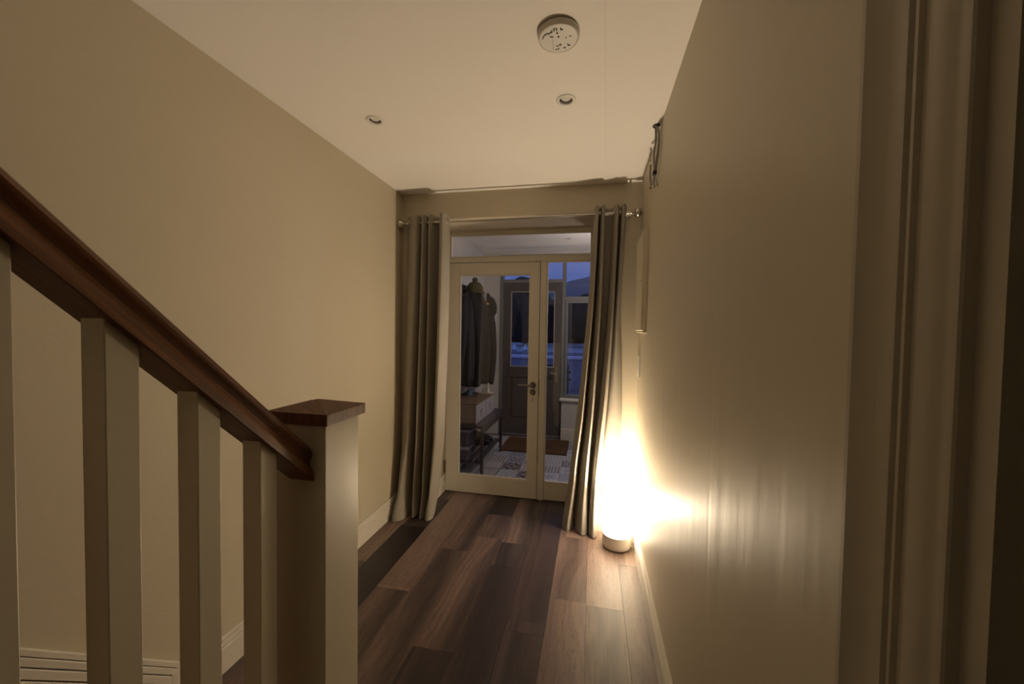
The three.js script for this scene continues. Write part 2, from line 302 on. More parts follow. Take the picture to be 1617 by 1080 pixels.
{ // outer door
  const d = structG('door_2'), z1 = ZP + 0.0, z0 = z1 - 0.05, m = M.greyPaint, x0 = -1.165, x1 = -0.395, gx0 = -1.066, gx1 = -0.482, gy0 = 0.915, gy1 = 1.91;
  part('stile', rbx(x0, gx0, 0.03, 2.018, z0, z1, 0.003), m, d); part('stile', rbx(gx1, x1, 0.03, 2.018, z0, z1, 0.003), m, d);
  part('rail', rbx(gx0, gx1, gy1, 2.018, z0, z1, 0.002), m, d); part('rail', rbx(gx0, gx1, 0.78, gy0, z0, z1, 0.002), m, d); part('rail', rbx(gx0, gx1, 0.03, 0.22, z0, z1, 0.002), m, d);
  for (const [a, b] of [[gx0, -0.80], [-0.75, gx1]]) { part('panel', [bx(a, b, 0.22, 0.78, z0 + 0.014, z1 - 0.016), rbx(a + 0.03, b - 0.03, 0.25, 0.75, z1 - 0.022, z1 - 0.006, 0.006)], m, d); }
  part('muntin', rbx(-0.80, -0.75, 0.22, 0.78, z0, z1 - 0.001, 0.002), m, d);
  part('glazing_bead', [rbx(gx0, gx0 + 0.012, gy0, gy1, z1 - 0.02, z1 + 0.004), rbx(gx1 - 0.012, gx1, gy0, gy1, z1 - 0.02, z1 + 0.004), rbx(gx0, gx1, gy0, gy0 + 0.012, z1 - 0.02, z1 + 0.004), rbx(gx0, gx1, gy1 - 0.012, gy1, z1 - 0.02, z1 + 0.004)], mat([0.42, 0.37, 0.33], 0.4), d);
  part('pane', bx(gx0, gx1, gy0, gy1, z1 - 0.027, z1 - 0.023), M.glass, d);
  const h = part('door_handle', rbx(-0.462, -0.432, 0.74, 0.92, z1, z1 + 0.008, 0.003), M.steel, d);
  part('lever', tube([[-0.447, 0.845, z1 + 0.006], [-0.447, 0.845, z1 + 0.045], [-0.455, 0.846, z1 + 0.052], [-0.52, 0.85, z1 + 0.05]], 0.009, 20, 8), M.steel, h);
  part('letter_plate', rbx(-0.9, -0.65, 0.83, 0.87, z1, z1 + 0.006, 0.003), M.greyPaint, d);
  part('threshold', rbx(-1.2, -0.35, 0, 0.028, z0 - 0.02, z1 + 0.01, 0.004), M.greyFrame, d);
}
{ // outer frame with fanlight and side window
  const s = structG('window_2'), z1 = ZP + 0.004, z0 = z1 - 0.075, m = M.greyFrame;
  const piece = (n, ...a) => part(n, rbx(...a, 0.003), m, s);
  piece('frame_head', -1.215, PX, 2.352, 2.392, z0, z1); piece('frame_jamb', -1.215, -1.168, 0, 2.352, z0, z1); piece('transom_bar', -1.168, -0.392, 2.02, 2.066, z0, z1);
  piece('mullion', -0.392, -0.346, 0, 2.352, z0, z1); piece('transom_bar', -0.346, PX, 1.79, 1.842, z0, z1); piece('frame_sill', -0.346, PX, 0.505, 0.545, z0, z1);
  const cas = (x0, x1, y0, y1, w) => part('sash', [rbx(x0, x0 + w, y0, y1, z0 + 0.01, z1 + 0.012), rbx(x1 - w, x1, y0, y1, z0 + 0.01, z1 + 0.012), rbx(x0 + w, x1 - w, y0, y0 + w, z0 + 0.01, z1 + 0.012), rbx(x0 + w, x1 - w, y1 - w, y1, z0 + 0.01, z1 + 0.012)], m, s);
  cas(-0.344, 0.02, 0.547, 1.788, 0.03);
  piece('mullion', 0.022, 0.06, 0.545, 2.352, z0, z1);
  part('pane', bx(-1.168, -0.392, 2.066, 2.352, z0 + 0.03, z0 + 0.034), M.glass, s); part('pane', bx(-0.346, 0.022, 1.842, 2.352, z0 + 0.03, z0 + 0.034), M.glass, s);
  part('pane', bx(-0.32, 0.0, 0.57, 1.765, z0 + 0.03, z0 + 0.034), M.glass, s); part('pane', bx(0.06, PX, 0.545, 2.352, z0 + 0.03, z0 + 0.034), M.glass, s);
  part('window_sill', rbx(-0.395, PX, 0.505, 0.535, ZP - 0.0, ZP + 0.105, 0.006), M.white, s);
}

// ---------------------------------------------------------------- staircase and balustrade
const railY = (z) => 1.1395 + 0.94 * (z + 0.587);                 // underside of the rail on its near side
const GO = 0.226, RI = 0.2125, Z1 = -0.70, SX = -0.4965;
{
  const st = thing('staircase', 'painted staircase rising towards the camera behind the balusters, moulded string on the beige wall', 'staircase');
  const m = M.skirt;
  for (let k = 1; k <= 9; k++) {
    const z = Z1 + (k - 1) * GO;
    part('tread', rbx(XL + 0.03, SX - 0.015, k * RI - 0.024, k * RI, z - 0.018, Math.min(z + GO + 0.012, ZB - 0.01), 0.006), M.mahogany, st);
    part('riser', bx(XL + 0.031, SX - 0.017, (k - 1) * RI, k * RI - 0.024, z, z + 0.012), M.mahogany, st);
  }
  // wall string: flat board, its stepped mould along the top and mitred down the front end
  const zE = -1.113, zT = 1.2, topY = (z) => 0.37 + 0.94 * (z + 0.92), sl = V(0, 0.94, 1).normalize(), up = V(0, 1, -0.94).normalize();
  const bands = [[0, 0.022], [0.020, 0.020], [0.034, 0.014], [0.047, 0.018], [0.062, 0.012], [0.074, 0.016]];   // inset from the edge, projection of each step
  const shapeAt = (inset) => { const o = inset / Math.cos(Math.atan(0.94)), s = new THREE.Shape(), a = zE + inset; const e = inset * 0.05, zt = zT - e; s.moveTo(a, e); s.lineTo(a, topY(a) - o); s.lineTo(zt, topY(zt) - o); s.lineTo(zt, topY(zt) - 0.45 + e); s.lineTo(-0.75 - e, e); s.closePath(); return s; };
  const ext = (shape, d) => new THREE.ExtrudeGeometry(shape, { depth: d, bevelEnabled: true, bevelThickness: 0.002, bevelSize: 0.002, bevelOffset: -0.002, bevelSegments: 2 }).rotateY(-Math.PI / 2).scale(-1, 1, 1);
  // ExtrudeGeometry lies in x/y; x becomes z, depth becomes x
  const place = (inset, d, hole = 0) => { const sh = shapeAt(inset); if (hole) sh.holes.push(shapeAt(hole)); const g = new THREE.ExtrudeGeometry(sh, { depth: d, bevelEnabled: true, bevelThickness: 0.0025, bevelSize: 0.0025, bevelOffset: -0.0025, bevelSegments: 2 }); const q = g.attributes.position, nn = g.attributes.normal; for (let i = 0; i < q.count; i++) { const x = q.getX(i), z = q.getZ(i); q.setX(i, XL + 0.003 + z); q.setZ(i, x); const a = nn.getX(i), b = nn.getZ(i); nn.setX(i, b); nn.setZ(i, a); }
    const ix = q.array, na = nn.array, ua = g.attributes.uv.array; for (let i = 0; i < q.count; i += 3) { for (let k = 0; k < 3; k++) { let t = ix[(i + 1) * 3 + k]; ix[(i + 1) * 3 + k] = ix[(i + 2) * 3 + k]; ix[(i + 2) * 3 + k] = t; t = na[(i + 1) * 3 + k]; na[(i + 1) * 3 + k] = na[(i + 2) * 3 + k]; na[(i + 2) * 3 + k] = t; } }
    return g; };
  part('wall_string', place(0, 0.005), m, st);
  for (const [a, b, d] of [[0.001, 0.013, 0.013], [0.018, 0.033, 0.018], [0.039, 0.057, 0.023], [0.063, 0, 0.027]]) part('string_moulding', place(a, d, b), m, st);
  // outer string under the balusters
  const os = new THREE.Shape(), oy = (z) => railY(z) - 0.745; os.moveTo(-0.59, 0); os.lineTo(-0.59, oy(-0.59)); os.lineTo(1.0, oy(1.0)); os.lineTo(1.0, 0); os.closePath();
  const og = new THREE.ExtrudeGeometry(os, { depth: 0.032, bevelEnabled: false }); og.rotateY(-Math.PI / 2); og.translate(SX + 0.016, 0, 0);
  part('outer_string', og, m, st);
}
{
  const b = thing('balustrade', 'stair balustrade with dark mahogany handrail, square cream spindles and capped newel post', 'balustrade');
  // handrail: rounded top, hollow sides, splayed lower lip
  const cosA = 1 / Math.hypot(1, 0.94), dirUp = [0, cosA, -0.94 * cosA];
  const half = [[0.0, 0.052], [0.008, 0.0515], [0.015, 0.049], [0.0195, 0.045], [0.0215, 0.040], [0.0205, 0.035], [0.0175, 0.031], [0.0160, 0.0265], [0.0170, 0.022], [0.0205, 0.018], [0.0235, 0.013], [0.0250, 0.007], [0.0250, 0.001], [0.0238, 0]];
  half.forEach((q) => { q[1] *= 0.88; });
  const prof = [...half, ...half.slice(1).reverse().map(([x, y]) => [-x, y])];
  const zA = -0.601, zZ = 1.0;
  part('handrail', smooth(sweep(prof, [SX, railY(zA), zA], [SX, railY(zZ), zZ], [1, 0, 0], dirUp), 0.6), M.mahogany, b);
  const w = 0.0158;
  for (let k = 0; k < 12; k++) {
    const z = -0.5085 + k * 0.0943; 
    const y0 = railY(z) - 0.76, g = rbx(SX - w, SX + w, y0, railY(z) + 0.02, z - w, z + w, 0.0015);
    const p = g.attributes.position; for (let i = 0; i < p.count; i++) { const y = p.getY(i); p.setY(i, y > railY(z) - 0.1 ? railY(p.getZ(i)) + 0.004 : railY(p.getZ(i)) - 0.748); }
    part('baluster', g, M.spindle, b);
  }
  const nx0 = -0.5575, nx1 = -0.45, nz0 = -0.697, nz1 = -0.597;
  const n = part('newel_post', rbx(nx0, nx1, 0, 1.229, nz0, nz1, 0.002), M.spindle, b);
  const cx0 = -0.568, cx1 = -0.444, cz0 = -0.711, cz1 = -0.593, cy = 1.2495, ax = (cx0 + cx1) / 2, az = (cz0 + cz1) / 2;
  const cap = [rbx(cx0, cx1, 1.2285, cy, cz0, cz1, 0.0015)];
  const pyr = new THREE.ConeGeometry(0.5, 1, 4, 1).rotateY(Math.PI / 4).toNonIndexed(); pyr.scale((cx1 - cx0 - 0.002) / Math.SQRT1_2, 0.0155, (cz1 - cz0 - 0.002) / Math.SQRT1_2); pyr.translate(ax, cy - 0.0006 + 0.0155 / 2, az); pyr.computeVertexNormals();
  part('newel_cap', [...cap, pyr], M.mahogany, n, 'low pyramid cap of dark stained wood');
}

// ---------------------------------------------------------------- curtains and rod
const RY = 2.187, RZ = -2.735;
{
  const r = thing('curtain_rod', 'brushed steel curtain rod with ball finials above the glazed inner door', 'curtain rod');
  part('pole', rod([-1.385, RY - 0.006, RZ], [0.238, RY + 0.004, RZ], 0.0095), M.steel, r);
  for (const [x, s, y] of [[-1.385, -1, RY - 0.006], [0.238, 1, RY + 0.004]]) {
    const g = lathe([[0, 0], [0.014, 0], [0.014, 0.006], [0.009, 0.009], [0.009, 0.013], [0.0155, 0.0185], [0.0225, 0.026], [0.0255, 0.036], [0.0235, 0.0475], [0.0165, 0.0565], [0.007, 0.061], [0, 0.0615]], 28);
    g.scale(1.3, 1.05, 1.3); g.rotateZ(-s * Math.PI / 2); g.translate(x, y, RZ); part('finial', g, M.steel, r);
  }
  for (const x of [-1.398 + 0.05, 0.225]) part('bracket', [rod([x, RY - 0.012, ZF + 0.004], [x, RY - 0.012, RZ], 0.006, 10), lathe([[0, 0], [0.022, 0], [0.022, 0.004], [0, 0.006]], 20).rotateX(Math.PI / 2).translate(x, RY - 0.012, ZF), new THREE.TorusGeometry(0.0125, 0.003, 8, 20).rotateY(Math.PI / 2).translate(x, RY, RZ)], M.steel, r);
}
function catmull(pts, n) { const c = new THREE.CatmullRomCurve3(pts.map(([x, z]) => V(x, 0, z)), false, 'centripetal'); const o = []; for (let i = 0; i <= n; i++) o.push(c.getPoint(i / n)); return o; }
function curtainGeometry(levels, sd) {
  const NU = 150, NV = 56, t = 0.0035, rows = levels.map((l) => catmull(l.pts.map(([x, z]) => [x, x > 0.05 || x < -1.23 ? Math.max(z - 0.035, -2.792) : z - 0.035]), NU));
  const P = (i, v) => {
    const ys = levels.map((l) => l.y); let y = ys[0] + (ys[ys.length - 1] - ys[0]) * v, k = 0; while (k < ys.length - 2 && y < ys[k + 1]) k++;
    const f = (ys[k] - y) / (ys[k] - ys[k + 1]), g = (a, b, c, d) => { const s = f, m0 = (c - a) / 2, m1 = (d - b) / 2; return (2 * s ** 3 - 3 * s * s + 1) * b + (s ** 3 - 2 * s * s + s) * m0 + (-2 * s ** 3 + 3 * s * s) * c + (s ** 3 - s * s) * m1; };
    const r = (q) => rows[Math.max(0, Math.min(rows.length - 1, q))][i];
    const a = r(k - 1), b = r(k), c = r(k + 1), d = r(k + 2), u = i / NU;
    const wob = 0.005 * (noise(u * 14, v * 9, sd) - 0.5) * (0.3 + v), edge = v > 0.965 ? 0.012 * (noise(u * 12, v * 40, sd + 3) - 0.5) : 0;
    return V(g(a.x, b.x, c.x, d.x) + wob, y + (v < 0.02 ? 0.006 * (noise(u * 9, 0, sd + 1) - 0.5) : 0) + Math.max(0, edge), g(a.z, b.z, c.z, d.z) + wob * 0.8);
  };
  const grid = []; for (let j = 0; j <= NV; j++) { const row = []; for (let i = 0; i <= NU; i++) row.push(P(i, j / NV)); grid.push(row); }
  const pos = [], uv = [], idx = [], W = NU + 1;
  for (const s of [1, -1]) for (let j = 0; j <= NV; j++) for (let i = 0; i <= NU; i++) {
    const a = grid[j][Math.max(0, i - 1)], b = grid[j][Math.min(NU, i + 1)], c = grid[Math.max(0, j - 1)][i], d = grid[Math.min(NV, j + 1)][i];
    const n = b.clone().sub(a).cross(d.clone().sub(c)).normalize().multiplyScalar(-s * t / 2), p = grid[j][i];
    pos.push(p.x + n.x, p.y + n.y, p.z + n.z); uv.push(i / NU * 1.1, p.y);
  }
  const K = W * (NV + 1), q = (a, b, c, d) => idx.push(a, b, c, a, c, d);
  for (let j = 0; j < NV; j++) for (let i = 0; i < NU; i++) { const a = j * W + i; q(a, a + W, a + W + 1, a + 1); q(K + a, K + a + 1, K + a + W + 1, K + a + W); }
  for (let i = 0; i < NU; i++) { q(i, i + 1, K + i + 1, K + i); const a = NV * W + i; q(a, K + a, K + a + 1, a + 1); }
  for (let j = 0; j < NV; j++) { const a = j * W; q(a, K + a, K + a + W, a + W); const b = a + NU; q(b, b + W, K + b + W, K + b); }
  const g = new THREE.BufferGeometry(); g.setAttribute('position', new THREE.Float32BufferAttribute(pos, 3)); g.setAttribute('uv', new THREE.Float32BufferAttribute(uv, 2)); g.setIndex(idx); g.computeVertexNormals(); return g;
}
function curtain(label, levels, sd, eyelets) {
  const c = thing('curtain', label, 'curtain', [0, 0, 0], 'floor-length curtains by the glazed door');
  part('curtain_fabric', curtainGeometry(levels, sd), M.curtain, c);
  for (const [x, a, y] of eyelets) part('eyelet', new THREE.TorusGeometry(0.019, 0.004, 8, 24).rotateY(a).translate(x, y, RZ), M.steel, c);
}
curtain('grey-beige eyelet curtain hanging on the hinge side of the glazed door, by the plain wall', [
  { y: 2.232, pts: [[-1.385, -2.745], [-1.345, -2.70], [-1.285, -2.655], [-1.265, -2.70], [-1.258, -2.75], [-1.243, -2.70], [-1.232, -2.655], [-1.214, -2.70], [-1.205, -2.752], [-1.192, -2.70], [-1.178, -2.655], [-1.162, -2.70], [-1.135, -2.752], [-1.105, -2.72], [-1.095, -2.66], [-1.072, -2.642], [-1.056, -2.68], [-1.05, -2.74]] },
  { y: 1.55, pts: [[-1.395, -2.750], [-1.36, -2.70], [-1.30, -2.655], [-1.278, -2.70], [-1.272, -2.755], [-1.252, -2.70], [-1.240, -2.652], [-1.222, -2.70], [-1.213, -2.755], [-1.198, -2.70], [-1.180, -2.652], [-1.166, -2.70], [-1.142, -2.755], [-1.114, -2.72], [-1.104, -2.66], [-1.082, -2.640], [-1.06, -2.68], [-1.052, -2.74]] },
  { y: 0.6, pts: [[-1.408, -2.755], [-1.389, -2.69], [-1.335, -2.645], [-1.312, -2.695], [-1.304, -2.755], [-1.279, -2.695], [-1.260, -2.645], [-1.244, -2.695], [-1.234, -2.755], [-1.215, -2.70], [-1.194, -2.648], [-1.178, -2.70], [-1.161, -2.755], [-1.139, -2.72], [-1.130, -2.66], [-1.110, -2.640], [-1.088, -2.68], [-1.078, -2.74]] },
  { y: 0.16, pts: [[-1.418, -2.76], [-1.408, -2.655], [-1.372, -2.595], [-1.341, -2.66], [-1.330, -2.74], [-1.296, -2.70], [-1.278, -2.640], [-1.263, -2.695], [-1.250, -2.755], [-1.225, -2.69], [-1.207, -2.638], [-1.192, -2.70], [-1.181, -2.755], [-1.162, -2.72], [-1.159, -2.655], [-1.145, -2.63], [-1.122, -2.66], [-1.112, -2.73]] },
  { y: 0.004, pts: [[-1.421, -2.70], [-1.420, -2.60], [-1.385, -2.535], [-1.335, -2.565], [-1.318, -2.70], [-1.292, -2.68], [-1.272, -2.615], [-1.253, -2.645], [-1.247, -2.72], [-1.233, -2.68], [-1.213, -2.615], [-1.192, -2.67], [-1.184, -2.745], [-1.182, -2.70], [-1.181, -2.64], [-1.155, -2.60], [-1.129, -2.635], [-1.138, -2.72]] },
], 101, [[-1.345, 0.9, RY - 0.004], [-1.263, 1.3, RY - 0.004], [-1.242, 1.8, RY - 0.003], [-1.213, 1.3, RY - 0.003], [-1.191, 1.8, RY - 0.003], [-1.16, 1.2, RY - 0.003], [-1.10, 1.4, RY - 0.002], [-1.056, 1.7, RY - 0.002]]);
curtain('grey-beige eyelet curtain drawn over the edge of the side light, lit by the floor lamp', [
  { y: 2.238, pts: [[-0.005, -2.74], [0.002, -2.69], [0.018, -2.655], [0.026, -2.70], [0.028, -2.75], [0.040, -2.70], [0.052, -2.655], [0.064, -2.69], [0.075, -2.745], [0.115, -2.752], [0.128, -2.70], [0.145, -2.655], [0.158, -2.70], [0.162, -2.75], [0.172, -2.70], [0.186, -2.652], [0.202, -2.70], [0.208, -2.75]] },
  { y: 1.58, pts: [[-0.035, -2.75], [-0.030, -2.69], [-0.006, -2.652], [0.004, -2.70], [0.006, -2.755], [0.022, -2.70], [0.042, -2.650], [0.052, -2.69], [0.062, -2.75], [0.095, -2.755], [0.105, -2.70], [0.125, -2.650], [0.138, -2.70], [0.142, -2.755], [0.150, -2.70], [0.160, -2.652], [0.174, -2.70], [0.185, -2.765]] },
  { y: 0.9, pts: [[-0.085, -2.77], [-0.080, -2.70], [-0.052, -2.655], [-0.040, -2.70], [-0.036, -2.76], [-0.018, -2.70], [0.010, -2.645], [0.022, -2.69], [0.030, -2.755], [0.050, -2.757], [0.062, -2.70], [0.085, -2.645], [0.105, -2.70], [0.112, -2.760], [0.125, -2.735], [0.145, -2.728], [0.175, -2.735], [0.207, -2.757]] },
  { y: 0.35, pts: [[-0.140, -2.79], [-0.135, -2.72], [-0.105, -2.672], [-0.090, -2.715], [-0.085, -2.77], [-0.062, -2.72], [-0.030, -2.655], [-0.012, -2.69], [-0.004, -2.75], [0.010, -2.757], [0.020, -2.70], [0.040, -2.650], [0.060, -2.70], [0.070, -2.765], [0.082, -2.775], [0.110, -2.770], [0.150, -2.775], [0.195, -2.785]] },
  { y: 0.004, pts: [[-0.178, -2.80], [-0.172, -2.745], [-0.140, -2.690], [-0.118, -2.725], [-0.108, -2.78], [-0.080, -2.73], [-0.045, -2.655], [-0.015, -2.68], [-0.005, -2.74], [0.000, -2.745], [0.006, -2.68], [0.030, -2.630], [0.062, -2.665], [0.064, -2.75], [0.075, -2.776], [0.100, -2.778], [0.140, -2.779], [0.18, -2.78]] },
], 202, [[0.003, 1.4, RY + 0.003], [0.026, 1.7, RY + 0.003], [0.04, 1.3, RY + 0.003], [0.066, 1.2, RY + 0.003], [0.127, 1.4, RY + 0.003], [0.158, 1.7, RY + 0.003], [0.172, 1.3, RY + 0.003], [0.203, 1.5, RY + 0.003]]);

// ---------------------------------------------------------------- lamp on the floor
{
  const t = thing('table_lamp', 'lit lamp with white drum base on the floor in the corner by the curtain', 'lamp', [LAMP.x, 0, LAMP.z]);
  // opaque base, glowing frosted shade open at the top, and a cup that sends the bulb's own light upwards
  part('lamp_base', lathe([[0, 0.001], [0.078, 0.001], [0.087, 0.006], [0.0915, 0.016], [0.0925, 0.03], [0.0925, 0.086], [0.090, 0.090], [0, 0.090]], 64), mat([0.80, 0.77, 0.72], 0.35), t);
  part('lamp_shade', lathe([[0.088, 0.091], [0.0915, 0.093], [0.0915, 0.345], [0.0895, 0.347], [0.088, 0.345], [0.088, 0.091]], 64), new THREE.MeshStandardMaterial({ color: 0xffffff, roughness: 0.6, emissive: lin(...LAMP.color), emissiveIntensity: LAMP.glow }), t, 'glowing frosted white shade');
  part('reflector_cup', lathe([[0, 0.091], [0.012, 0.091], [0.012, 0.205], [0.045, 0.215], [0.058, 0.235], [0.060, 0.296], [0.058, 0.296], [0.056, 0.238], [0.042, 0.220], [0, 0.216]], 40), mat([0.75, 0.73, 0.70], 0.5), t);
  part('light_bulb', lathe([[0, 0.216], [0.013, 0.217], [0.014, 0.232], [0.022, 0.246], [0.0275, 0.264], [0.025, 0.278], [0.014, 0.286], [0, 0.288]], 32), new THREE.MeshStandardMaterial({ color: 0xffffff, roughness: 0.4, emissive: lin(...LAMP.color), emissiveIntensity: 8 }), t, 'glowing warm white bulb');
  const p = new THREE.PointLight(lin(...LAMP.color), LAMP.power, 0, 2); p.position.set(0, LAMP.y, 0); p.shadow.radius = 1; p.castShadow = true; p.name = 'lamp_light'; t.add(p);
  const cordPts = [[0.088, 0.02, 0.02], [0.102, 0.012, 0.03], [0.108, 0.05, 0.01], [0.098, 0.085, 0.005], [0.108, 0.10, -0.015], [0.110, 0.04, -0.02], [0.1, 0.02, -0.005], [0.107, 0.075, 0.03], [0.11, 0.15, -0.02], [0.112, 0.26, -0.04], [0.113, 0.34, -0.045]];
  part('power_cord', tube(cordPts, 0.0022, 90, 6), M.plastic, t, 'white flex looping beside the base');
}

// ---------------------------------------------------------------- things on ceiling and walls
function downlight(x, z, label) {
  const d = thing('downlight', label, 'downlight', [x, HC, z], 'recessed ceiling downlights');
  part('bezel', lathe([[0.0285, 0.004], [0.0285, -0.003], [0.031, -0.0055], [0.040, -0.0045], [0.0435, -0.0015], [0.0435, 0.0], [0.0295, 0.0], [0.0295, 0.004], [0.0285, 0.004]], 40), M.plastic, d);
  part('reflector', lathe([[0.0285, 0.002], [0.0268, 0.010], [0.0268, 0.016], [0.029, 0.016], [0.029, 0.002], [0.0285, 0.002]], 32), M.nickel, d);
  part('lamp_face', lathe([[0, 0.004], [0.019, 0.004], [0.0225, 0.007], [0.0225, 0.015], [0, 0.015]], 32), mat([0.72, 0.69, 0.65], 0.4), d);
  return d;
}
downlight(...DOWN[0], 'small round white downlight, unlit, near the beige wall above the balustrade');
downlight(...DOWN[1], 'small round white downlight, unlit, in line with the smoke alarm base');
downlight(...DOWN[2], 'small round downlight, unlit, in the porch ceiling seen through the transom glass');
{ // smoke alarm mounting base with its cover off
  const s = thing('smoke_alarm_base', 'round white smoke alarm base without its cover, slots and terminals showing, on the ceiling', 'smoke alarm', [-0.135, HC, -1.372]);
  const R = 0.0715, H = 0.022;
  part('housing', lathe([[0, 0], [R, 0], [R, -H * 0.35], [R * 0.985, -H * 0.5], [R * 0.965, -H + 0.002], [R * 0.94, -H], [R * 0.915, -H], [R * 0.91, -H + 0.004], [0, -H + 0.004]], 56), mat([0.62, 0.57, 0.50], 0.5), s);
  const f = part('face_plate', lathe([[0, -H - 0.0005], [R * 0.89, -H - 0.0005], [R * 0.905, -H + 0.004], [0, -H + 0.004]], 56), M.plastic, s);
  const y = -H - 0.0012, slot = (x, z, w, d, r = 0) => { const g = new THREE.BoxGeometry(w, 0.0016, d); g.rotateY(r); g.translate(x, y + 0.0004, z); part('slot', g, M.dark, f); };
  // +z is towards the camera
  slot(-0.0115, 0.044, 0.003, 0.012); slot(-0.002, 0.044, 0.003, 0.012); slot(-0.0095, 0.049, 0.005, 0.006); slot(-0.003, 0.049, 0.004, 0.006);
  slot(-0.022, 0.036, 0.009, 0.005); slot(-0.019, 0.041, 0.0035, 0.010); slot(0.011, 0.046, 0.0035, 0.010); slot(0.014, 0.042, 0.008, 0.005);
  slot(-0.022, 0.015, 0.012, 0.004, 0.25); slot(0.040, 0.008, 0.007, 0.003, 0.2); slot(0.026, 0.003, 0.0025, 0.008); slot(0.030, -0.030, 0.003, 0.010); slot(0.034, -0.034, 0.008, 0.004); slot(0.018, -0.043, 0.008, 0.004); slot(-0.004, -0.045, 0.004, 0.008); slot(-0.012, -0.047, 0.006, 0.003); slot(-0.006, -0.03, 0.01, 0.003);
  for (const [x, z] of [[-0.002, 0.029], [0.001, 0.012], [0.004, -0.026]]) part('screw_hole', new THREE.CylinderGeometry(0.0036, 0.0036, 0.0016, 14).translate(x, y + 0.0004, z), M.dark, f);
  part('battery_flap', new THREE.BoxGeometry(0.0012, 0.0018, 0.05).rotateY(0.08).translate(-0.021, y + 0.0003, -0.022), mat([0.24, 0.20, 0.17], 0.6), s);
  part('flap_edge', tube([[-0.053, y, 0.012], [-0.045, y, 0.026], [-0.034, y, 0.032], [-0.026, y, 0.030]], 0.0022, 14, 6), mat([0.24, 0.20, 0.17], 0.6), s);
}
{ // loose cables out of a hole where ceiling and wall meet
  const c = thing('loose_cables', 'bundle of loose grey cables hanging from a hole at the ceiling corner', 'cables');
  part('hole', new THREE.SphereGeometry(0.02, 16, 10).scale(0.9, 0.3, 1.2).translate(0.287, HC - 0.001, -2.065), M.dark, c);
  const cb = M.cable;
  part('cable', tube([[0.291, 2.415, -2.06], [0.294, 2.36, -2.035], [0.294, 2.31, -2.03], [0.292, 2.245, -2.07], [0.289, 2.205, -2.10]], 0.0062), cb, c);
  part('cable', tube([[0.284, 2.415, -2.07], [0.287, 2.36, -2.075], [0.285, 2.29, -2.11], [0.289, 2.21, -2.105]], 0.0048), cb, c);
  part('cable', tube([[0.292, 2.415, -2.075], [0.297, 2.35, -2.055], [0.297, 2.28, -2.06], [0.294, 2.21, -2.10]], 0.0045), cb, c);
  part('connector', rbx(0.280, 0.299, 2.19, 2.212, -2.115, -2.088, 0.004), M.dark, c);
  for (const [x, y, z] of [[0.286, 2.12, -2.075], [0.294, 2.115, -2.035], [0.280, 2.15, -2.13]]) part('wire', tube([[0.289, 2.195, -2.10], [(x + 0.287) / 2, 2.165, (z - 2.1) / 2 - 0.004], [x, y, z]], 0.0036, 14, 6), cb, c);
  part('cable', tube([[0.296, 2.405, -2.30], [0.292, 2.385, -2.325], [0.296, 2.36, -2.345]], 0.004), cb, c);
  part('cable', tube([[0.290, 2.31, -2.275], [0.288, 2.26, -2.26], [0.291, 2.215, -2.265], [0.288, 2.17, -2.23]], 0.0055), M.cable, c);
}
{ // electrical cupboard on the wall, light switch
  const x0 = XR - 0.032, c = thing('fuse_box_cabinet', 'flush white electrical cabinet mounted on the wall beside the curtain', 'cabinet');
  part('cabinet_frame', rbx(x0 + 0.012, XR + 0.001, 1.395, 2.005, -2.735, -2.392, 0.003), M.spindle, c);
  const d = part('cabinet_door', rbx(x0, x0 + 0.013, 1.41, 1.99, -2.722, -2.408, 0.004), M.spindle, c);
  part('knob', lathe([[0, 0], [0.006, 0], [0.007, 0.008], [0.005, 0.011], [0, 0.012]], 18).rotateZ(Math.PI / 2).translate(x0, 1.70, -2.425), M.steel, d);
  const s = thing('light_switch', 'small white double light switch low on the wall between curtain and cabinet', 'switch');
  part('plate', rbx(XR - 0.009, XR + 0.001, 1.105, 1.245, -2.735, -2.65, 0.003), M.plastic, s);
  for (const z of [-2.712, -2.673]) part('rocker', rbx(XR - 0.0135, XR - 0.008, 1.155, 1.195, z - 0.010, z + 0.010, 0.002), M.plastic, s);
}

// ---------------------------------------------------------------- porch furniture
{
  const m = thing('door_mat', 'brown coir mat on the patterned tiles inside the outer door', 'mat');
  const coir = texture(128, 128, (u, v) => { const a = 0.6 + 0.4 * noise(u * 60, v * 60, 81, 60, 60); return [0.42 * a, 0.29 * a, 0.17 * a]; }, { srgb: true, repeat: [3, 3] });
  part('coir_pile', rbx(-1.03, -0.262, 0.001, 0.018, -4.965, -4.40, 0.005), mat([1, 1, 1], 0.95, { map: coir, bumpMap: coir, bumpScale: 0.004 }), m);
  part('rubber_edge', rbx(-1.036, -0.256, 0.0, 0.006, -4.971, -4.394, 0.002), M.dark, m);
}
{
  const b = thing('shoe_bench', 'dark wooden shoe bench with slatted lower shelf along the porch wall', 'bench'), w = mat([0.055, 0.048, 0.055], 0.45);
  part('bench_top', rbx(-1.415, -0.992, 0.455, 0.488, -4.41, -3.555, 0.004), w, b);
  for (const x of [-1.395, -1.012]) for (const z of [-3.59, -4.375]) part('leg', rbx(x - 0.014, x + 0.014, 0, 0.456, z - 0.014, z + 0.014, 0.002), w, b);
  for (let i = 0; i < 5; i++) part('slat', rbx(-1.40 + i * 0.079, -1.34 + i * 0.079, 0.13, 0.145, -4.39, -3.58, 0.002), w, b);
  part('apron', rbx(-1.02, -1.004, 0.40, 0.455, -4.37, -3.6, 0.002), w, b);
  for (const z of [-3.59, -4.375]) part('cross_rail', rbx(-1.39, -1.012, 0.112, 0.130, z - 0.010, z + 0.010, 0.002), w, b);
}
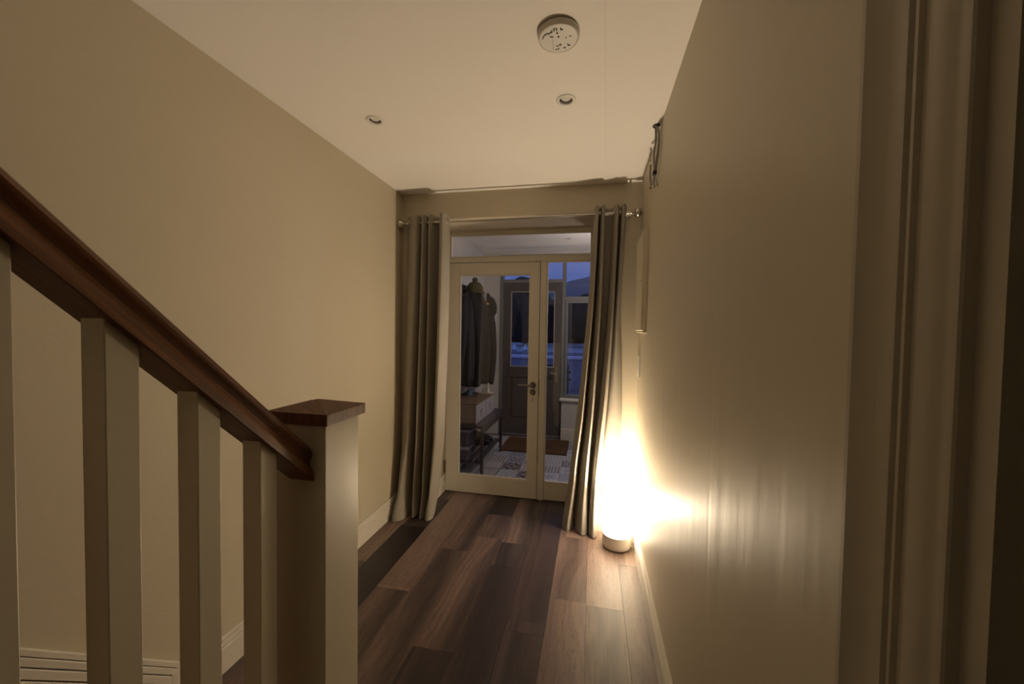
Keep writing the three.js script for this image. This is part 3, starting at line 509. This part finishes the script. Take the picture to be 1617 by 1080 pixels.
{
  const c = thing('storage_crate', 'white printed wooden crate with a brown lid on the bench top', 'crate');
  const side = mat([0.40, 0.38, 0.42], 0.6), ink = mat([0.16, 0.14, 0.17], 0.7);
  const b = part('crate_body', rbx(-1.41, -1.075, 0.489, 0.672, -4.285, -3.60, 0.004), side, c);
  part('lid', rbx(-1.413, -1.072, 0.672, 0.686, -4.288, -3.597, 0.003), mat([0.17, 0.105, 0.065], 0.6), c, 'brown wooden lid');
  part('end_panel', rbx(-1.405, -1.08, 0.494, 0.668, -3.6, -3.592, 0.002), mat([0.27, 0.21, 0.17], 0.6), c);
  part('dividing_strip', rbx(-1.0755, -1.0715, 0.49, 0.672, -3.955, -3.945, 0.001), side, c);
  const put = (z0, y0, w, h) => part('printed_mark', bx(-1.0752, -1.0742, y0, y0 + h, z0, z0 + w), ink, b);
  for (const zc of [-3.77, -4.115]) { put(zc - 0.05, 0.60, 0.09, 0.007); put(zc - 0.04, 0.575, 0.02, 0.018); put(zc - 0.012, 0.565, 0.03, 0.025); put(zc + 0.022, 0.575, 0.02, 0.018); put(zc - 0.035, 0.548, 0.07, 0.006); put(zc - 0.02, 0.53, 0.04, 0.005); }
}
{ // pale figures on the crate
  const w = mat([0.72, 0.66, 0.58], 0.6);
  const fig = (x, z, h, label) => {
    const t = thing('figurine', label, 'figurine', [x, 0.6955, z]);
    part('body', lathe([[0, 0], [0.30, 0], [0.29, 0.05], [0.20, 0.30], [0.13, 0.55], [0.15, 0.62], [0.08, 0.72], [0, 0.73]].map(([a, b]) => [a * h * 0.8, b * h]), 20), w, t);
    part('head', new THREE.SphereGeometry(h * 0.13, 16, 12).translate(0, h * 0.85, 0), w, t);
  };
  fig(-1.135, -4.235, 0.115, 'taller of two small white figurines standing on the crate');
  fig(-1.185, -4.235, 0.06, 'shorter of two small white figurines standing on the crate');
  single('display_base', rbx(-1.225, -1.08, 0.6865, 0.695, -4.275, -4.195, 0.002), w, 'thin white base under the two figurines on the crate', 'base');
  single('blue_tin', smooth(lathe([[0, 0], [0.032, 0], [0.033, 0.003], [0.033, 0.05], [0.03, 0.055], [0, 0.055]], 24).translate(-1.29, 0.687, -4.05), 0.6), mat([0.10, 0.20, 0.42], 0.4), 'small round blue tin on the brown crate lid below the coats', 'tin');
}
for (const [y0, y1, z0, z1, x1, l] of [[0.147, 0.265, -3.70, -3.58, -1.15, 'low pale purple shoe box on the slatted shelf of the bench'], [0.266, 0.43, -3.73, -3.60, -1.13, 'taller pale purple shoe box stacked beneath the bench top']]) {
  const t = thing('shoe_box', l, 'box'), m = mat([0.36, 0.32, 0.40], 0.7);
  part('box_body', rbx(-1.38, x1, y0, y1 - 0.025, z0, z1, 0.002), mat([0.09, 0.08, 0.11], 0.7), t); part('lid', rbx(-1.384, x1 + 0.004, y1 - 0.026, y1, z0 - 0.004, z1 + 0.004, 0.002), m, t);
}
for (const [i, z] of [[0, -4.12], [1, -4.24]]) { // dark shoes
  const t = thing('shoe', i ? 'dark leather shoe on the bench shelf, the one farther from the glazed door' : 'dark leather shoe on the bench shelf, the one nearer the glazed door', 'shoe', [-1.21, 0.146, z], 'dark shoes on the bench shelf');
  const rings = [[-0.13, 0.030, 0.085], [-0.125, 0.036, 0.098], [-0.09, 0.038, 0.105], [-0.04, 0.037, 0.100], [0.01, 0.040, 0.075], [0.06, 0.044, 0.055], [0.10, 0.042, 0.045], [0.128, 0.030, 0.035], [0.135, 0.015, 0.028]].map(([x, w, h]) => { const r = []; for (let k = 0; k < 18; k++) { const a = k / 18 * Math.PI * 2; r.push(V(x, 0.022 + Math.max(-0.004, Math.sin(a) * h * 0.55 + h * 0.42), Math.cos(a) * w)); } return r; });
  part('upper', loft(rings), M.black, t);
  part('sole', rbx(-0.135, 0.138, 0.001, 0.022, -0.042, 0.042, 0.010), M.dark, t);
}
{ // coat rail, coats, hats and scarf
  const r = thing('coat_rack', 'dark wall-mounted coat rail carrying coats and hats in the porch', 'coat rack');
  part('rail_board', rbx(XL, XL + 0.022, 1.80, 1.90, -4.93, -3.72, 0.004), M.dark, r);
  for (let k = 0; k < 5; k++) { const z = -3.83 - k * 0.25; part('hook', tube([[XL + 0.02, 1.84, z], [XL + 0.06, 1.82, z], [XL + 0.085, 1.84, z], [XL + 0.09, 1.875, z]], 0.006, 16, 8), M.nickel, r); }
}
function coat(label, z, c, { top = 1.83, bot = 0.8, w = 0.20, d = 0.12, sd = 1, lean = 0 } = {}) {
  const t = thing('coat', label, 'coat', [0, 0, 0]), m = mat(c, 0.85, { bumpMap: weave, bumpScale: 0.0006 });
  const rings = []; const N = 40;
  for (let j = 0; j <= 22; j++) {
    const v = j / 22, y = top + (bot - top) * v, sh = Math.min(1, 0.35 + v * 4.2), ww = w * (0.42 + 0.58 * sh) * (1 + 0.12 * v), dd = d * (0.5 + 0.5 * sh) * (1 + 0.25 * Math.sin(v * 3)), ring = [];
    for (let k = 0; k < N; k++) { const a = k / N * Math.PI * 2, fold = 1 + (0.05 + 0.13 * v) * Math.sin(a * 7 + sd + v * 2) + 0.06 * Math.sin(a * 3 + sd * 2); ring.push(V(Math.max(XL + 0.026, XL + 0.03 + d * 0.85 + Math.cos(a) * dd * fold), y + 0.01 * Math.sin(a * 4 + sd), z + lean * v + Math.sin(a) * ww * fold)); }
    rings.push(ring);
  }
  const body = part('coat_body', loft(rings.map((q) => q.slice().reverse())), m, t);
  for (const s of [-1, 1]) {
    const sl = []; for (let j = 0; j <= 12; j++) { const v = j / 12, y = top - 0.09 - 0.62 * v, rad = 0.062 - 0.018 * v, ring = []; for (let k = 0; k < 16; k++) { const a = -k / 16 * Math.PI * 2; ring.push(V(Math.max(XL + 0.03, XL + 0.13 + 0.03 * Math.sin(v * 3) + Math.cos(a) * rad), y, z + lean * v + s * (w * 0.78 + 0.045 * Math.sin(v * 2)) + Math.sin(a) * rad * (1 + 0.08 * Math.sin(v * 20 + sd)))); } sl.push(ring); }
    part('sleeve', loft(sl), m, t);
  }
  part('collar', new THREE.TorusGeometry(0.062, 0.024, 10, 24).rotateX(Math.PI / 2).scale(0.8, 1.2, 1.1).translate(XL + 0.115, top + 0.002, z), m, t);
  return t;
}
coat('long black coat hanging beneath the knitted hat', -4.12, [0.008, 0.008, 0.010], { top: 1.80, bot: 0.80, w: 0.19, d: 0.14, sd: 1 });
coat('navy coat hanging nearest the glazed door', -3.88, [0.009, 0.009, 0.014], { top: 1.74, bot: 0.85, w: 0.12, d: 0.10, sd: 2 });
coat('dark brown coat hanging behind the dark flat cap', -4.53, [0.016, 0.012, 0.009], { top: 1.66, bot: 0.76, w: 0.15, d: 0.13, sd: 4, lean: -0.03 });
{ // knitted hat on the rack
  const t = thing('knitted_hat', 'olive green knitted bobble hat on top of the coat rail', 'hat', [-1.27, 1.79, -4.14]), m = mat([0.12, 0.10, 0.045], 0.95, { bumpMap: weave, bumpScale: 0.002 });
  part('crown', lathe([[0.09, 0], [0.095, 0.03], [0.088, 0.075], [0.062, 0.115], [0.025, 0.132], [0, 0.135]], 32), m, t);
  part('brim', new THREE.TorusGeometry(0.091, 0.016, 10, 32).rotateX(Math.PI / 2).translate(0, 0.014, 0), m, t);
  part('bobble', new THREE.IcosahedronGeometry(0.03, 3).translate(0, 0.15, 0), m, t);
  const o = thing('orange_band', 'orange strap across the coats below the knitted hat', 'strap'); part('strap_loop', tube([[-1.42, 1.70, -4.34], [-1.30, 1.695, -4.36], [-1.21, 1.70, -4.42], [-1.22, 1.705, -4.50], [-1.34, 1.70, -4.53]], 0.014, 30, 8).scale(1, 1, 1), mat([0.42, 0.22, 0.05], 0.7), o);
}
{ // dark cap hung facing out
  const t = thing('flat_cap', 'dark olive wide hat hung on the last hook above the scarf', 'hat'), m = mat([0.022, 0.018, 0.013], 0.9, { bumpMap: weave, bumpScale: 0.001 });
  const g = lathe([[0, 0.075], [0.05, 0.072], [0.085, 0.055], [0.105, 0.03], [0.118, 0.012], [0.15, 0.002], [0.152, -0.004], [0.11, 0.0], [0, 0.006]], 40); g.rotateZ(-Math.PI / 2 + 0.18); g.scale(1.0, 1.15, 0.9); g.translate(XL + 0.235, 1.67, -4.56);
  part('hat_body', g, m, t);
}
{ // scarf
  const t = thing('scarf', 'pale grey scarf hanging from the end of the coat rail', 'scarf'), m = mat([0.46, 0.43, 0.46], 0.9, { bumpMap: weave, bumpScale: 0.001 });
  const strip = (x, z, y0, y1, sd) => { const rings = []; for (let j = 0; j <= 18; j++) { const v = j / 18, y = y0 + (y1 - y0) * v, ring = []; for (let k = 0; k < 20; k++) { const a = -k / 20 * Math.PI * 2, f = 1 + 0.25 * Math.sin(a * 4 + sd + v * 3); ring.push(V(x + 0.02 * Math.sin(v * 4 + sd) + Math.cos(a) * 0.022 * f, y, z + 0.015 * Math.sin(v * 5 + sd) + Math.sin(a) * (0.03 + 0.03 * v) * f)); } rings.push(ring); } return loft(rings); };
  part('scarf_end', strip(XL + 0.20, -4.86, 1.62, 0.84, 1), m, t); part('scarf_end', strip(XL + 0.235, -4.80, 1.60, 0.92, 3), m, t);
  part('scarf_loop', tube([[XL + 0.20, 1.61, -4.86], [XL + 0.13, 1.72, -4.85], [XL + 0.09, 1.80, -4.83], [XL + 0.14, 1.72, -4.81], [XL + 0.235, 1.59, -4.80]], 0.024, 30, 10), m, t);
  for (let k = 0; k < 5; k++) part('tassel', rod([XL + 0.185 + k * 0.010, 0.85, -4.90 + k * 0.02], [XL + 0.18 + k * 0.010, 0.78, -4.90 + k * 0.022], 0.004, 6), m, t);
}

// ---------------------------------------------------------------- outdoors at dusk
struct('yard', bx(-14, 12, -0.5, -0.25, -30, ZP - 0.09), mat([0.20, 0.20, 0.21], 0.9));
struct('terrain', bx(-260, 260, -2.2, -1.6, -400, -30), mat([0.55, 0.55, 0.52], 1));
{
  const w = thing('garden_wall', 'low rendered garden wall with a pale coping across the front yard', 'wall');
  part('wall_body', bx(-5, 3, -0.25, 0.61, -11.3, -11.05), mat([0.34, 0.34, 0.37], 0.9), w);
  part('coping', rbx(-5, -0.02, 0.61, 0.68, -11.36, -10.99, 0.01), mat([0.80, 0.80, 0.84], 0.7), w); part('coping', rbx(-0.01, 3, 0.61, 0.68, -11.36, -10.99, 0.01), mat([0.80, 0.80, 0.84], 0.7), w);
}
for (const [x, l] of [[-8.93, 'white gate pier with a pyramid cap outdoors, the one farther from the door handle'], [-7.62, 'white gate pier with a pyramid cap outdoors, the one nearer the door handle']]) {
  const t = thing('gate_pier', l, 'gate pier', [x, -1.6, -45], 'white gate piers beyond the yard'), m = mat([0.85, 0.86, 0.84], 0.8);
  part('shaft', rbx(-0.26, 0.26, 0, 0.75, -0.26, 0.26, 0.02), mat([0.4, 0.42, 0.42], 0.8), t);
  const c = new THREE.ConeGeometry(0.46, 0.75, 4).rotateY(Math.PI / 4).translate(0, 1.125, 0); part('pier_cap', c, m, t);
}
{
  const r = thing('iron_handrail', 'black iron handrail with a post beside the front step outside', 'handrail');
  part('top_rail', rod([-0.86, 0.875, -5.9], [-0.345, 0.885, -5.9], 0.011, 10), M.black, r);
  part('post', rod([-0.345, -0.25, -5.9], [-0.345, 0.89, -5.9], 0.012, 10), M.black, r); part('post', rod([-0.84, -0.25, -5.9], [-0.84, 0.876, -5.9], 0.012, 10), M.black, r);
  for (const y of [0.79, 0.68]) { part('bar', rod([-0.40, y, -5.9], [-0.32, y - 0.005, -5.9], 0.010, 10), M.black, r); part('knob', new THREE.SphereGeometry(0.020, 14, 10).translate(-0.318, y - 0.005, -5.9), M.black, r); }
}
const leafy = mat([0.020, 0.030, 0.022], 1), barkM = mat([0.06, 0.045, 0.035], 1);
function blob(r, h, sd) { const g = mergeVertices(new THREE.IcosahedronGeometry(1, 5).deleteAttribute('normal').deleteAttribute('uv')); const p = g.attributes.position; for (let i = 0; i < p.count; i++) { const x = p.getX(i), y = p.getY(i), z = p.getZ(i), f = 0.78 + 0.35 * noise(x * 3 + 9 + y, z * 3 + 9 - y * 2, sd) + 0.18 * noise(x * 9 + 30, y * 9 + z * 5 + 30, sd + 1); p.setXYZ(i, x * r * f, y * h * f, z * r * f); } g.computeVertexNormals(); const q = new Float32Array(p.count * 2); g.setAttribute('uv', new THREE.BufferAttribute(q, 2)); return g; }
function tree(label, x, z, h, r, sd, group) {
  const t = thing('tree', label, 'tree', [x, -1.6, z], group);
  part('trunk', rod([0, 0, 0], [0, h * 0.45, 0], r * 0.09, 10), barkM, t);
  part('crown', blob(r, h * 0.44, sd).translate(0, h * 0.58, 0), leafy, t);
}
tree('tall dark tree outdoors filling the glass of the outer door', -12.6, -74, 12.0, 4.6, 11);
tree('dark rounded tree outdoors beside the door stile', -6.6, -86, 10.0, 4.4, 12);
tree('dark spreading tree outdoors behind the side window', -0.2, -74, 9.4, 4.4, 13);
tree('smaller dark tree at the edge of the side window', 5.8, -86, 9.0, 4.2, 14);
{
  const hd = thing('hedge', 'long dark hedge running beyond the pale road outdoors', 'hedge');
  for (let k = 0; k < 7; k++) part('foliage', blob(4.6, 2.6, 40 + k).translate(-24 + k * 6.5, -0.1, -98 - (k % 2)), leafy, hd);
}
{ // distant hill
  const N = 60, pos = [], idx = []; for (let j = 0; j < 3; j++) for (let i = 0; i <= N; i++) { const x = -2600 + 5200 * i / N, hgt = 330 + 130 * Math.sin(i * 0.21 + 0.4) + 50 * noise(i * 0.6, 0, 91) + 10 * noise(i * 3, 0, 92); pos.push(x, j === 1 ? hgt : -3, [-1700, -3000, -4200][j]); }
  const W = N + 1; for (let j = 0; j < 2; j++) for (let i = 0; i < N; i++) { const a = j * W + i; idx.push(a, a + 1, a + W + 1, a, a + W + 1, a + W); }
  const g = new THREE.BufferGeometry(); g.setAttribute('position', new THREE.Float32BufferAttribute(pos, 3)); g.setIndex(idx); g.computeVertexNormals();
  struct('hills', g, mat([0.22, 0.24, 0.24], 1));
}

scene.traverse((o) => { if (o.isMesh) { o.castShadow = true; o.receiveShadow = true; } });
renderer.render(scene, camera);
